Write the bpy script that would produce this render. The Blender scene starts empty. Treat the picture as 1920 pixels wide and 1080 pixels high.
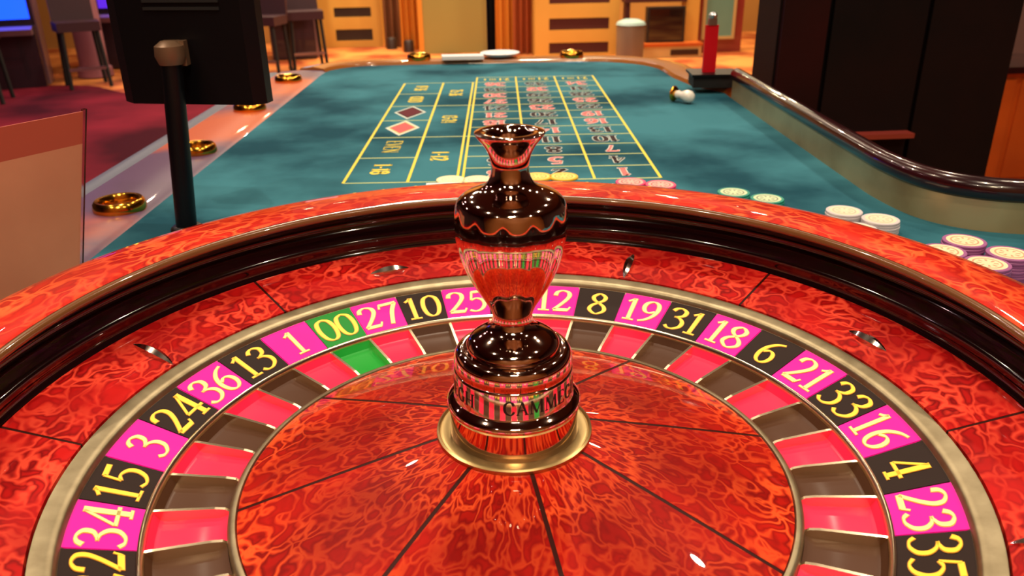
import bpy, bmesh, math, random
from mathutils import Vector, Matrix

sc = bpy.context.scene
COL = sc.collection
S = 0.28                      # one modelling unit (radius of the number ring) in metres
PI = math.pi
rnd = random.Random(7)

# ------------------------------------------------------------------ camera, world, light, exposure
cd = bpy.data.cameras.new('camera')
cam = bpy.data.objects.new('camera', cd)
COL.objects.link(cam)
_r = Vector((0.99632, -0.084478, -0.014447)); _u = Vector((0.047044, 0.398161, 0.916108)); _w = Vector((0.071639, 0.913417, -0.40067))
_m = Matrix((_r, _u, -_w)).transposed().to_4x4()
_m.translation = Vector((-0.12964, -1.65176, 1.15104)) * S
cam.matrix_world = _m
cd.sensor_width = 36.0
cd.lens = 36.0 * 1516.92 / 1920.0
cd.clip_start = 0.02
cd.clip_end = 60
cd.dof.use_dof = True
cd.dof.focus_distance = 0.66
cd.dof.aperture_fstop = 11.0
sc.camera = cam

sc.view_settings.view_transform = 'Standard'
sc.view_settings.look = 'None'
sc.view_settings.gamma = 1.0
sc.view_settings.use_curve_mapping = False
sc.view_settings.exposure = -0.1

world = bpy.data.worlds.new('room_air')
sc.world = world
world.use_nodes = True
world.node_tree.nodes['Background'].inputs[0].default_value = (1.0, 0.82, 0.68, 1)
world.node_tree.nodes['Background'].inputs[1].default_value = 0.10

CEIL = 8.6
def downlight(x, y, power, size=0.075, color=(1.0, 0.80, 0.58), z=CEIL - 0.05, spread=150):
    d = bpy.data.lights.new('downlight', 'AREA')
    d.shape = 'DISK'; d.size = size; d.energy = power; d.color = color; d.spread = math.radians(spread)
    o = bpy.data.objects.new('downlight', d)
    COL.objects.link(o)
    o.location = (x * S, y * S, z * S)
for ix in range(-1, 2):
    for iy in range(-1, 6):
        downlight(ix * 5.6 + 0.6, iy * 5.4 - 1.0, 17.0 if iy < 4 else 26.0)
downlight(-0.35, -4.6, 13.0, 0.30, (1.0, 0.80, 0.50), 5.6)
for x in (-4.5, -1.5, 1.5, 4.5, 7.5, 10.5):          # downlights washing the far wall
    downlight(x, 29.6 if x < 2 else 25.6, 40.0, 0.16, (1.0, 0.80, 0.46))
for x, y in ((-12, 8), (-12, 16), (-12.5, 21), (-8.5, 14), (-7.5, 22)):      # pinkish lamps over the gaming floor
    downlight(x, y, 8.0, 0.14, (1.0, 0.62, 0.62))

# ------------------------------------------------------------------ materials
def lin(c):
    return tuple((v / 12.92 if v <= 0.04045 else ((v + 0.055) / 1.055) ** 2.4) for v in (k / 255.0 for k in c)) + (1.0,)

def mat(name, rgb, rough=0.5, metal=0.0, coat=0.0, spec=0.5, emit=None, estr=0.0, trans=0.0, noise=None, bump=None, coat_rough=0.03):
    m = bpy.data.materials.new(name)
    m.use_nodes = True
    nt = m.node_tree
    b = nt.nodes['Principled BSDF']
    b.inputs['Base Color'].default_value = lin(rgb)
    b.inputs['Roughness'].default_value = rough
    b.inputs['Metallic'].default_value = metal
    b.inputs['Coat Weight'].default_value = coat
    b.inputs['Coat Roughness'].default_value = coat_rough
    b.inputs['Specular IOR Level'].default_value = spec
    b.inputs['Transmission Weight'].default_value = trans
    if emit:
        b.inputs['Emission Color'].default_value = lin(emit)
        b.inputs['Emission Strength'].default_value = estr
    if noise or bump:
        tc = nt.nodes.new('ShaderNodeTexCoord')
    if noise:                                   # (rgb2, scale, contrast, detail)
        rgb2, scale, lo, hi = noise
        n = nt.nodes.new('ShaderNodeTexNoise')
        n.inputs['Scale'].default_value = scale
        n.inputs['Detail'].default_value = 5
        nt.links.new(tc.outputs['Object'], n.inputs['Vector'])
        r = nt.nodes.new('ShaderNodeValToRGB')
        r.color_ramp.elements[0].position = lo; r.color_ramp.elements[0].color = lin(rgb)
        r.color_ramp.elements[1].position = hi; r.color_ramp.elements[1].color = lin(rgb2)
        nt.links.new(n.outputs['Fac'], r.inputs['Fac'])
        nt.links.new(r.outputs['Color'], b.inputs['Base Color'])
    if bump:
        scale, strength, dist = bump
        n = nt.nodes.new('ShaderNodeTexNoise')
        n.inputs['Scale'].default_value = scale
        n.inputs['Detail'].default_value = 4
        nt.links.new(tc.outputs['Object'], n.inputs['Vector'])
        bp = nt.nodes.new('ShaderNodeBump')
        bp.inputs['Strength'].default_value = strength
        bp.inputs['Distance'].default_value = dist
        nt.links.new(n.outputs['Fac'], bp.inputs['Height'])
        nt.links.new(bp.outputs['Normal'], b.inputs['Normal'])
    return m

def burl(name, dark, mid, vein, scale=90.0, squash=0.6, warp=0.012):
    """quilted veneer: wavy bright veins with dark creases round red cells, laid out round the wheel's axis, under lacquer"""
    m = bpy.data.materials.new(name)
    m.use_nodes = True
    nt = m.node_tree; N = nt.nodes; L = nt.links
    b = N['Principled BSDF']
    def math_(op, a, c=None):
        n = N.new('ShaderNodeMath'); n.operation = op
        for k, v in ((0, a), (1, c)):
            if v is None: continue
            if isinstance(v, (int, float)): n.inputs[k].default_value = v
            else: L.new(v, n.inputs[k])
        return n.outputs[0]
    tc = N.new('ShaderNodeTexCoord'); oi = N.new('ShaderNodeObjectInfo')
    sp = N.new('ShaderNodeSeparateXYZ'); L.new(tc.outputs['Object'], sp.inputs[0])
    ang = math_('ARCTAN2', sp.outputs[0], sp.outputs[1])
    rad = math_('SQRT', math_('ADD', math_('MULTIPLY', sp.outputs[0], sp.outputs[0]), math_('MULTIPLY', sp.outputs[1], sp.outputs[1])))
    cb = N.new('ShaderNodeCombineXYZ')
    L.new(math_('MULTIPLY', ang, 0.24 * squash), cb.inputs[0])
    L.new(rad, cb.inputs[1])
    L.new(math_('MULTIPLY', oi.outputs['Random'], 7.0), cb.inputs[2])
    def noise(vec, sc_, detail, col=False):
        n = N.new('ShaderNodeTexNoise'); n.inputs['Scale'].default_value = sc_; n.inputs['Detail'].default_value = detail
        L.new(vec, n.inputs['Vector'])
        return n.outputs['Color' if col else 'Fac']
    wn = noise(cb.outputs[0], scale * 0.55, 2.5, True)
    sub = N.new('ShaderNodeVectorMath'); sub.operation = 'SUBTRACT'; L.new(wn, sub.inputs[0]); sub.inputs[1].default_value = (.5, .5, .5)
    scl = N.new('ShaderNodeVectorMath'); scl.operation = 'SCALE'; L.new(sub.outputs[0], scl.inputs[0]); scl.inputs['Scale'].default_value = warp * 4
    add = N.new('ShaderNodeVectorMath'); add.operation = 'ADD'; L.new(cb.outputs[0], add.inputs[0]); L.new(scl.outputs[0], add.inputs[1])
    vo = N.new('ShaderNodeTexVoronoi'); vo.feature = 'DISTANCE_TO_EDGE'; vo.inputs['Scale'].default_value = scale
    L.new(add.outputs[0], vo.inputs['Vector'])
    rp = N.new('ShaderNodeValToRGB')
    e = rp.color_ramp.elements
    e[0].position = 0.0; e[0].color = lin(vein)
    e[1].position = 0.62; e[1].color = lin(mid)
    x = e.new(0.03); x.color = lin(vein)
    x = e.new(0.085); x.color = lin(tuple(0.5 * (p + q) for p, q in zip(mid, vein)))
    x = e.new(0.17); x.color = lin(dark)
    x = e.new(0.33); x.color = lin(mid)
    L.new(vo.outputs['Distance'], rp.inputs['Fac'])
    def rng(v, a, c, lo, hi):
        r2 = N.new('ShaderNodeMapRange'); r2.inputs[1].default_value = a; r2.inputs[2].default_value = c
        r2.inputs[3].default_value = lo; r2.inputs[4].default_value = hi
        L.new(v, r2.inputs[0]); return r2.outputs[0]
    f1 = rng(noise(tc.outputs['Object'], scale * 0.35, 4), .34, .62, .12, 1.0)
    mx = N.new('ShaderNodeMix'); mx.data_type = 'RGBA'
    L.new(f1, mx.inputs['Factor']); mx.inputs['A'].default_value = lin(mid); L.new(rp.outputs['Color'], mx.inputs['B'])
    f2 = rng(noise(tc.outputs['Object'], scale * 0.16, 5), .42, .72, 0.0, .8)
    m2 = N.new('ShaderNodeMix'); m2.data_type = 'RGBA'
    L.new(f2, m2.inputs['Factor']); L.new(mx.outputs['Result'], m2.inputs['A']); m2.inputs['B'].default_value = lin(dark)
    L.new(m2.outputs['Result'], b.inputs['Base Color'])
    b.inputs['Roughness'].default_value = 0.4
    b.inputs['Specular IOR Level'].default_value = 0.08
    b.inputs['Coat Weight'].default_value = 0.8
    b.inputs['Coat IOR'].default_value = 1.33
    b.inputs['Coat Roughness'].default_value = 0.015
    return m

M = {}
M['cone_wood'] = burl('cone_veneer', (112, 4, 2), (180, 22, 8), (246, 94, 42), 54, 0.72, .020)
M['rim_wood'] = burl('rim_veneer', (158, 18, 10), (208, 38, 20), (255, 112, 58), 52, 0.85, .020)
M['stator_wood'] = burl('stator_veneer', (120, 5, 8), (186, 20, 18), (238, 78, 54), 60, 0.95, .018)
M['wall_front'] = mat('amber_wall', (150, 98, 48), 0.6)
M['inlay'] = mat('dark_inlay', (48, 10, 5), 0.4, spec=0.12)
M['black_gloss'] = mat('black_lacquer', (22, 5, 7), 0.12, coat=1.0)
M['lip'] = mat('brown_lacquer', (112, 72, 40), 0.2, coat=1.0)
M['shell'] = mat('dark_bowl', (38, 14, 10), 0.5)
M['silver'] = mat('brushed_nickel', (166, 154, 126), 0.42, 1.0, noise=((140, 128, 102), 60, 0.35, 0.7))
M['chrome'] = mat('polished_chrome', (232, 206, 192), 0.05, 1.0)
M['satin_chrome'] = mat('satin_chrome', (220, 208, 198), 0.14, 1.0)
M['fret'] = mat('polished_fret', (244, 228, 196), 0.22, 1.0)
M['brass'] = mat('satin_brass', (190, 164, 112), 0.32, 1.0)
M['gold'] = mat('polished_gold', (232, 168, 60), 0.16, 1.0)
M['plate_pink'] = mat('pink_plate', (234, 14, 166), 0.5, spec=0.2)
M['plate_black'] = mat('black_plate', (34, 18, 14), 0.5, spec=0.15)
M['plate_green'] = mat('green_plate', (16, 132, 44), 0.5, spec=0.2)
M['pocket_red'] = mat('red_pocket', (236, 34, 80), 0.5, spec=0.25, coat=0.12, coat_rough=0.15)
M['pocket_black'] = mat('black_pocket', (72, 42, 24), 0.5, spec=0.25, coat=0.08, coat_rough=0.2)
M['pocket_green'] = mat('green_pocket', (14, 150, 46), 0.5, spec=0.25, coat=0.12, coat_rough=0.12)
M['num_yellow'] = mat('yellow_ink', (255, 214, 40), 0.4)
M['num_amber'] = mat('amber_ink', (196, 128, 14), 0.4)
M['num_cream'] = mat('cream_ink', (255, 238, 150), 0.4)
M['num_gold'] = mat('gold_ink', (226, 168, 48), 0.4)
M['ink_black'] = mat('black_engraving', (14, 8, 8), 0.5)
M['felt'] = mat('teal_felt', (20, 66, 82), 0.95, spec=0.1, noise=((58, 118, 134), 4.2, 0.36, 0.60), bump=(1400, 0.4, 0.0006))
M['line'] = mat('yellow_line', (226, 208, 84), 0.8, spec=0.2)
M['line_pale'] = mat('pale_line', (186, 200, 140), 0.8, spec=0.2)
M['print_white'] = mat('white_print', (206, 214, 206), 0.8, spec=0.2)
M['print_red'] = mat('red_print', (244, 116, 116), 0.8, spec=0.2)
M['print_black'] = mat('black_print', (44, 24, 32), 0.8, spec=0.2)
M['diamond_red'] = mat('red_diamond_print', (244, 92, 96), 0.8, spec=0.2)
M['diamond_dark'] = mat('dark_diamond_print', (88, 20, 36), 0.8, spec=0.2)
M['rail'] = mat('rail_painted_reflections', (84, 58, 92), 0.4, coat=0.25, noise=((190, 82, 34), 3.0, 0.46, 0.62))  # mauve and orange blotches paint coloured reflections into the lacquer
M['rail_far'] = mat('honey_wood_rail', (170, 100, 40), 0.25, coat=1.0)
M['rail_edge'] = mat('grey_blue_edge', (70, 76, 100), 0.45)
M['mahogany'] = mat('dark_mahogany', (50, 10, 14), 0.2, coat=0.6, noise=((30, 6, 12), 7, 0.4, 0.65))
M['apron'] = mat('apron_wood', (58, 26, 16), 0.4, coat=0.3)
M['guard_metal'] = mat('brushed_brass_guard', (206, 184, 138), 0.36, 0.6, noise=((176, 148, 104), 9, 0.4, 0.7))
M['black_plastic'] = mat('black_plastic', (7, 7, 11), 0.36, spec=0.3)
M['black_dull'] = mat('black_matte', (8, 7, 8), 0.7)
M['dark_glass'] = mat('dark_screen', (8, 8, 14), 0.06, coat=1.0)
M['bracket'] = mat('tan_bracket', (120, 92, 70), 0.4, 0.4)
M['tan_card'] = mat('tan_card', (202, 142, 110), 0.6, noise=((176, 112, 84), 5, 0.35, 0.7))
M['tan_red'] = mat('rust_card_band', (170, 78, 58), 0.6)
M['acrylic'] = mat('clear_acrylic', (240, 228, 222), 0.05, trans=1.0)
M['white'] = mat('white_paper', (232, 232, 236), 0.7)
M['porcelain'] = mat('white_glass', (236, 232, 224), 0.1, coat=1.0)
M['red_paint'] = mat('red_acrylic', (206, 10, 30), 0.3)
M['steel'] = mat('brushed_steel', (170, 172, 176), 0.3, 1.0)

# ------------------------------------------------------------------ mesh helpers (all coordinates in modelling units)
class MB:
    def __init__(s):
        s.v = []; s.f = []; s.m = []; s.cur = 0
    def add(s, vs, fs):
        n = len(s.v)
        s.v += [tuple(p) for p in vs]
        s.f += [tuple(i + n for i in f) for f in fs]
        s.m += [s.cur] * len(fs)
        return s
    def slot(s, i):
        s.cur = i; return s
    def box(s, x0, x1, y0, y1, z0, z1, xf=None):
        vs = [(x, y, z) for z in (z0, z1) for y in (y0, y1) for x in (x0, x1)]
        if xf: vs = [xf(*p) for p in vs]
        return s.add(vs, [(0, 2, 3, 1), (4, 5, 7, 6), (0, 1, 5, 4), (2, 6, 7, 3), (0, 4, 6, 2), (1, 3, 7, 5)])
    def lathe(s, prof, n=64, cx=0, cy=0, cz=0, rmod=None, xf=None):
        """prof: (r, z) list; listed from top/inner going outwards, closed around the axis"""
        vs = []
        for r, z in prof:
            for i in range(n):
                a = 2 * PI * i / n
                rr = r if rmod is None else rmod(r, z, a)
                p = (cx + rr * math.sin(a), cy + rr * math.cos(a), cz + z)
                vs.append(xf(*p) if xf else p)
        fs = []
        for j in range(len(prof) - 1):
            for i in range(n):
                k = (i + 1) % n
                fs.append((j * n + i, j * n + k, (j + 1) * n + k, (j + 1) * n + i))
        return s.add(vs, fs)
    def sector(s, prof, a0, a1, n=6):
        """closed radial section (r, z) swept from angle a0 to a1 (clockwise from +Y), with end caps"""
        vs = []; k = len(prof)
        for i in range(n + 1):
            a = a0 + (a1 - a0) * i / n
            for r, z in prof:
                vs.append((r * math.sin(a), r * math.cos(a), z))
        fs = []
        for i in range(n):
            for j in range(k):
                q = (j + 1) % k
                fs.append((i * k + j, i * k + q, (i + 1) * k + q, (i + 1) * k + j))
        fs.append(tuple(range(k - 1, -1, -1)))
        fs.append(tuple(n * k + j for j in range(k)))
        return s.add(vs, fs)
    def prism(s, poly, z0, z1, xf=None):
        n = len(poly)
        vs = [(x, y, z) for z in (z0, z1) for x, y in poly]
        if xf: vs = [xf(*p) for p in vs]
        fs = [tuple(range(n - 1, -1, -1)), tuple(range(n, 2 * n))]
        fs += [(i, (i + 1) % n, n + (i + 1) % n, n + i) for i in range(n)]
        return s.add(vs, fs)
    def tube(s, path, r, n=12, caps=True):
        path = [Vector(p) for p in path]
        rs = r if isinstance(r, (list, tuple)) else [r] * len(path)
        vs = []
        for i, p in enumerate(path):
            t = (path[min(i + 1, len(path) - 1)] - path[max(i - 1, 0)]).normalized()
            ref = Vector((0, 0, 1)) if abs(t.z) < 0.9 else Vector((1, 0, 0))
            a = t.cross(ref).normalized(); b = a.cross(t)
            for k in range(n):
                q = 2 * PI * k / n
                vs.append(tuple(p + (a * math.cos(q) + b * math.sin(q)) * rs[i]))
        fs = []
        for i in range(len(path) - 1):
            for k in range(n):
                j = (k + 1) % n
                fs.append((i * n + k, i * n + j, (i + 1) * n + j, (i + 1) * n + k))
        if caps:
            fs.append(tuple(range(n - 1, -1, -1)))
            fs.append(tuple((len(path) - 1) * n + k for k in range(n)))
        return s.add(vs, fs)
    def strip_wall(s, path, z0, z1, th):
        """a wall following a plan path, th thick to the right of the path"""
        L, R = offset_path(path, 0), offset_path(path, th)
        vs = []
        for a, b in zip(L, R):
            vs += [(a[0], a[1], z0), (a[0], a[1], z1), (b[0], b[1], z1), (b[0], b[1], z0)]
        fs = []
        for i in range(len(path) - 1):
            for j in range(4):
                q = (j + 1) % 4
                fs.append((i * 4 + j, i * 4 + q, i * 4 + 4 + q, i * 4 + 4 + j))
        e = (len(path) - 1) * 4
        fs += [(3, 2, 1, 0), (e, e + 1, e + 2, e + 3)]
        return s.add(vs, fs)
    def mesh(s, name, mats, origin=(0, 0, 0), smooth=0, bevel=None):
        me = bpy.data.meshes.new(name)
        ox, oy, oz = origin
        me.from_pydata([((x - ox) * S, (y - oy) * S, (z - oz) * S) for x, y, z in s.v], [], s.f)
        for m in (mats if isinstance(mats, (list, tuple)) else [mats]):
            me.materials.append(M[m] if isinstance(m, str) else m)
        me.polygons.foreach_set('material_index', s.m)
        bm = bmesh.new(); bm.from_mesh(me)
        bmesh.ops.recalc_face_normals(bm, faces=bm.faces)
        bm.to_mesh(me); bm.free()
        if smooth:
            me.shade_smooth()
            me.set_sharp_from_angle(angle=math.radians(smooth))
        me.update()
        return me
    def build(s, name, mats, parent=None, origin=None, smooth=0):
        if origin is None:
            origin = tuple(ORG[parent.name]) if parent is not None else (0, 0, 0)
        me = s.mesh(name, mats, origin, smooth)
        return place(name, me, parent, origin if parent is None else None)

ORG = {}
def place(name, me, parent=None, origin=None, loc=None, rotz=0.0):
    o = bpy.data.objects.new(name, me)
    COL.objects.link(o)
    if parent is not None:
        o.parent = parent
        ORG[o.name] = ORG[parent.name]
        if loc: o.location = Vector(loc) * S
    else:
        o.location = Vector(origin or (0, 0, 0)) * S
        ORG[o.name] = origin or (0, 0, 0)
    o.rotation_euler.z = rotz
    return o
def tag(o, label=None, cat=None, group=None, kind=None):
    if label: o['label'] = label
    if cat: o['category'] = cat
    if group: o['group'] = group
    if kind: o['kind'] = kind
    return o
def thing(name, label, cat, origin, group=None, rotz=0.0):
    o = bpy.data.objects.new(name, None)
    o.empty_display_size = 0.05
    COL.objects.link(o)
    o.location = Vector(origin) * S
    o.rotation_euler.z = rotz
    ORG[o.name] = origin
    return tag(o, label, cat, group)
def copy_tree(o, parent=None):
    c = o.copy(); COL.objects.link(c)
    ORG[c.name] = ORG[o.name]
    c.parent = parent
    for ch in list(o.children):
        copy_tree(ch, c)
    return c
def offset_path(path, d):
    out = []
    n = len(path)
    for i in range(n):
        a = Vector(path[max(i - 1, 0)][:2]); b = Vector(path[min(i + 1, n - 1)][:2])
        t = (b - a).normalized()
        out.append((path[i][0] + t.y * d, path[i][1] - t.x * d))
    return out
def smooth_path(pts, k=6):
    out = []
    P = [Vector(p) for p in pts]
    for i in range(len(P) - 1):
        p0 = P[max(i - 1, 0)]; p1 = P[i]; p2 = P[i + 1]; p3 = P[min(i + 2, len(P) - 1)]
        for j in range(k):
            t = j / k
            out.append(0.5 * ((2 * p1) + (p2 - p0) * t + (2 * p0 - 5 * p1 + 4 * p2 - p3) * t * t + (3 * p1 - p0 - 3 * p2 + p3) * t ** 3))
    out.append(P[-1])
    return out

# ------------------------------------------------------------------ pen-drawn serif glyphs
# each glyph: width, list of strokes; a stroke = (points, curved, fixed half width or None)
G = {
 '0': (.56, [([(.28, .97), (.12, .85), (.06, .5), (.12, .15), (.28, .03), (.44, .15), (.50, .5), (.44, .85), (.28, .97)], 1, None)]),
 '1': (.42, [([(.22, .98), (.22, .02)], 0, None), ([(.06, .82), (.14, .88), (.22, .97)], 1, .03), ([(.06, .025), (.38, .025)], 0, .025)]),
 '2': (.56, [([(.07, .72), (.11, .88), (.26, .96), (.42, .88), (.45, .70), (.36, .48), (.20, .24), (.06, .06)], 1, None), ([(.05, .06), (.46, .06)], 0, .055), ([(.46, .03), (.53, .2)], 0, .022)]),
 '3': (.54, [([(.07, .80), (.14, .92), (.27, .96), (.41, .86), (.40, .68), (.28, .58), (.18, .55)], 1, None), ([(.18, .55), (.34, .52), (.46, .38), (.45, .18), (.30, .04), (.14, .03), (.04, .12)], 1, None)]),
 '4': (.60, [([(.38, .97), (.05, .31)], 0, .028), ([(.03, .29), (.57, .29)], 0, .034), ([(.40, .98), (.40, .02)], 0, .062), ([(.27, .025), (.53, .025)], 0, .025)]),
 '5': (.54, [([(.14, .92), (.46, .95)], 0, .05), ([(.14, .94), (.10, .55)], 0, .025), ([(.10, .55), (.25, .62), (.42, .52), (.47, .32), (.38, .11), (.20, .02), (.04, .09)], 1, None)]),
 '6': (.56, [([(.50, .96), (.32, .87), (.15, .66), (.08, .38), (.13, .13), (.28, .03), (.43, .12), (.48, .31), (.42, .49), (.29, .55), (.15, .46)], 1, None)]),
 '7': (.54, [([(.06, .92), (.52, .93)], 0, .05), ([(.07, .95), (.03, .76)], 0, .022), ([(.49, .92), (.34, .55), (.22, .02)], 1, .05)]),
 '8': (.54, [([(.27, .54), (.13, .66), (.10, .82), (.26, .96), (.42, .84), (.41, .68), (.27, .54), (.10, .40), (.05, .20), (.26, .03), (.48, .18), (.45, .38), (.27, .54)], 1, None)]),
 'C': (.64, [([(.58, .74), (.50, .92), (.34, .97), (.13, .82), (.06, .5), (.13, .18), (.34, .03), (.50, .08), (.60, .26)], 1, None), ([(.58, .95), (.58, .70)], 0, .022)]),
 'A': (.66, [([(.06, .02), (.32, .98)], 0, .022), ([(.32, .98), (.58, .02)], 0, .06), ([(.15, .34), (.48, .34)], 0, .022), ([(-.02, .02), (.16, .02)], 0, .022), ([(.46, .02), (.68, .02)], 0, .022)]),
 'M': (.86, [([(.10, .02), (.12, .97)], 0, .022), ([(.13, .97), (.42, .06)], 0, .058), ([(.42, .06), (.71, .97)], 0, .022), ([(.72, .97), (.75, .02)], 0, .06), ([(.01, .02), (.19, .02)], 0, .022), ([(.64, .02), (.86, .02)], 0, .022)]),
 'E': (.58, [([(.12, .02), (.12, .98)], 0, .06), ([(.04, .97), (.50, .97)], 0, .024), ([(.12, .51), (.40, .51)], 0, .024), ([(.04, .03), (.52, .03)], 0, .024), ([(.50, .98), (.50, .80)], 0, .022), ([(.53, .02), (.53, .22)], 0, .022)]),
 'G': (.68, [([(.58, .74), (.50, .92), (.34, .97), (.13, .82), (.06, .5), (.13, .18), (.34, .03), (.50, .06), (.58, .14)], 1, None), ([(.58, .06), (.58, .42)], 0, .058), ([(.46, .42), (.68, .42)], 0, .022)]),
 'H': (.76, [([(.13, .02), (.13, .98)], 0, .06), ([(.62, .02), (.62, .98)], 0, .06), ([(.13, .5), (.62, .5)], 0, .024), ([(.03, .02), (.24, .02)], 0, .022), ([(.51, .02), (.73, .02)], 0, .022), ([(.03, .98), (.24, .98)], 0, .022), ([(.51, .98), (.73, .98)], 0, .022)]),
 'V': (.62, [([(.06, .98), (.32, .02)], 0, .06), ([(.32, .02), (.56, .98)], 0, .028)]),
 'N': (.70, [([(.10, .02), (.10, .98)], 0, .03), ([(.10, .98), (.58, .02)], 0, .06), ([(.58, .02), (.58, .98)], 0, .03)]),
 'O': (.68, [([(.34, .97), (.13, .82), (.06, .5), (.13, .18), (.34, .03), (.55, .18), (.62, .5), (.55, .82), (.34, .97)], 1, None)]),
 'D': (.66, [([(.12, .02), (.12, .98)], 0, .06), ([(.04, .97), (.30, .97), (.52, .84), (.60, .5), (.52, .16), (.30, .03), (.04, .03)], 1, None)]),
 '-': (.34, [([(.05, .42), (.29, .42)], 0, .05)]),
 '<': (.30, [([(.25, .85), (.05, .5), (.25, .15)], 0, .05)]),
 '*': (.34, [([(.04, .5), (.30, .5)], 0, .26)]),
 ' ': (.3, []),
}
G['9'] = (.56, [([(.56 - x, 1 - y) for x, y in st[0]], st[1], st[2]) for st in G['6'][1]])

def glyph_strips(text, grow=0.0, thick=.068, thin=.026, gap=.03):
    """-> total width, list of strips; a strip is a list of (left, right) points in text space, height 1"""
    x0 = 0.0; out = []
    for ch in text:
        w, strokes = G[ch]
        for pts, curved, fixed in strokes:
            P = [Vector((x0 + x, y)) for x, y in pts]
            if curved:
                P = smooth_path(P, 5)
            st = []
            closed = (P[0] - P[-1]).length < 1e-6
            n = len(P)
            for i in range(n):
                a = P[i - 1] if i > 0 else (P[-2] if closed else P[0])
                b = P[i + 1] if i < n - 1 else (P[1] if closed else P[-1])
                t = (b - a).normalized()
                hw = fixed if fixed else thin + (thick - thin) * abs(t.y) ** 1.3
                if fixed: hw *= 1.12
                hw += grow
                nn = Vector((-t.y, t.x))
                p = P[i]
                if not closed and i == 0: p = p - t * grow
                if not closed and i == n - 1: p = p + t * grow
                st.append((p + nn * hw, p - nn * hw))
            out.append(st)
        x0 += w + gap
    return x0 - gap, out
def text_mb(mb, text, fn, grow=0.0, thick=.068, thin=.026, gap=.03):
    """fn(x centred, y) -> 3-D point"""
    w, strips = glyph_strips(text, grow, thick, thin, gap)
    for st in strips:
        vs = []
        for a, b in st:
            vs += [fn(a.x - w / 2, a.y), fn(b.x - w / 2, b.y)]
        mb.add(vs, [(2 * i, 2 * i + 1, 2 * i + 3, 2 * i + 2) for i in range(len(st) - 1)])
    return mb
def fix_up(me):
    """flat print must face up"""
    bm = bmesh.new(); bm.from_mesh(me)
    for f in bm.faces:
        if f.normal.z < 0: f.normal_flip()
    bm.to_mesh(me); bm.free()

# ------------------------------------------------------------------ the room shell
FLOOR = -2.75
FELT = -0.05
def struct(name, mb, m, smooth=0):
    return tag(mb.build(name, m, smooth=smooth), kind='structure')
M['carpet'] = mat('crimson_carpet', (58, 10, 24), 0.95, spec=0.1, noise=((138, 34, 52), 0.7, 0.38, 0.62))  # noise paints darker patches of shade into the crimson
M['orange_floor'] = mat('amber_patterned_floor', (150, 62, 22), 0.5, noise=((226, 140, 70), 2.4, 0.4, 0.62))
M['wall_gold'] = mat('gold_wall', (158, 108, 50), 0.6, noise=((188, 138, 66), 0.8, 0.3, 0.7))
M['wall_dark'] = mat('dark_wall', (58, 34, 36), 0.7)
M['ceiling'] = mat('dark_ceiling', (84, 58, 44), 0.8)
RX0, RX1, RY0, RY1 = -17.0, 15.0, -9.0, 33.0
struct('floor', MB().box(RX0, RX1, RY0, RY1, FLOOR - .2, FLOOR), 'orange_floor')
struct('ceiling', MB().box(RX0, RX1, RY0, RY1, CEIL, CEIL + .2), 'ceiling')
struct('wall_back', MB().box(RX0, RX1, RY1, RY1 + .2, FLOOR, CEIL), 'wall_gold')
struct('wall_left', MB().box(RX0 - .2, RX0, RY0, RY1, FLOOR, CEIL), 'wall_dark')
struct('wall_right', MB().box(RX1, RX1 + .2, RY0, RY1, FLOOR, CEIL), 'wall_dark')
struct('wall_front', MB().box(RX0, RX1, RY0 - .2, RY0, FLOOR, CEIL), 'wall_front')
cp = smooth_path([(-17, 24.2), (-13, 23.6), (-10.5, 23.3), (-8.5, 21.6), (-5.6, 21.8), (-2, 22.5), (3, 22.5), (5, 21), (5.2, 8), (5.2, -9)], 5)
cp = [(p.x, p.y) for p in cp] + [(-17, -9)]
tag(MB().prism(cp, FLOOR, FLOOR + .035).build('carpet', 'carpet'), 'crimson carpet with shade mottled into its colour, spread over the gaming floor', 'carpet')

# ------------------------------------------------------------------ the roulette table
TA = -0.06826
TX, TY = -0.0574, 2.5271
CW, RH = 0.35243, 0.26190
_ca, _sa = math.cos(TA), math.sin(TA)
def T(x, y, z=0.0):
    return (TX + _ca * x - _sa * y, TY + _sa * x + _ca * y, z)
def T2(p):
    q = T(p[0], p[1]); return (q[0], q[1])
table = thing('roulette_table', 'long roulette table with teal felt, yellow layout lines and lacquered rail', 'gaming table', (0.0, 1.6, FLOOR))
def arc(cx, cy, r, a0, a1, n=8):
    return [(cx + r * math.cos(math.radians(a0 + (a1 - a0) * i / n)), cy + r * math.sin(math.radians(a0 + (a1 - a0) * i / n))) for i in range(n + 1)]
far_edge = arc(-1.02, 3.80, .47, 180, 90) + [(-.4, 4.28), (.4, 4.29)] + arc(1.05, 3.60, .69, 90, 0)
right_edge = [(1.76, 3.2), (1.84, 2.75), (2.02, 2.42)]
guard_plan = [(2.016, 2.2), (2.016, 1.6), (2.016, .7), (2.016, -.1), (2.022, -.42), (2.075, -.70), (2.20, -.87), (2.42, -.965), (2.9, -1.02), (3.5, -1.04)]
guard_plan = [(p.x, p.y) for p in smooth_path([Vector(p) for p in guard_plan], 5)]
outline = [(-1.49, -4.3), (-1.49, -2.0)] + far_edge + right_edge + guard_plan + [(3.5, -4.3)]
outline = [T2(p) for p in outline]
bm = bmesh.new()
def loop_edges(pts, z):
    vs = [bm.verts.new((x * S, y * S, z * S)) for x, y in pts]
    return vs, [bm.edges.new((vs[i], vs[(i + 1) % len(vs)])) for i in range(len(vs))]
hole = [(1.40 * math.sin(2 * PI * i / 72), 1.40 * math.cos(2 * PI * i / 72)) for i in range(72)]
_v1, _e1 = loop_edges(outline, FELT); _v2, _e2 = loop_edges(hole, FELT)
bmesh.ops.triangle_fill(bm, use_beauty=True, use_dissolve=False, edges=_e1 + _e2)
for f in bm.faces:
    if f.normal.z < 0: f.normal_flip()
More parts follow.
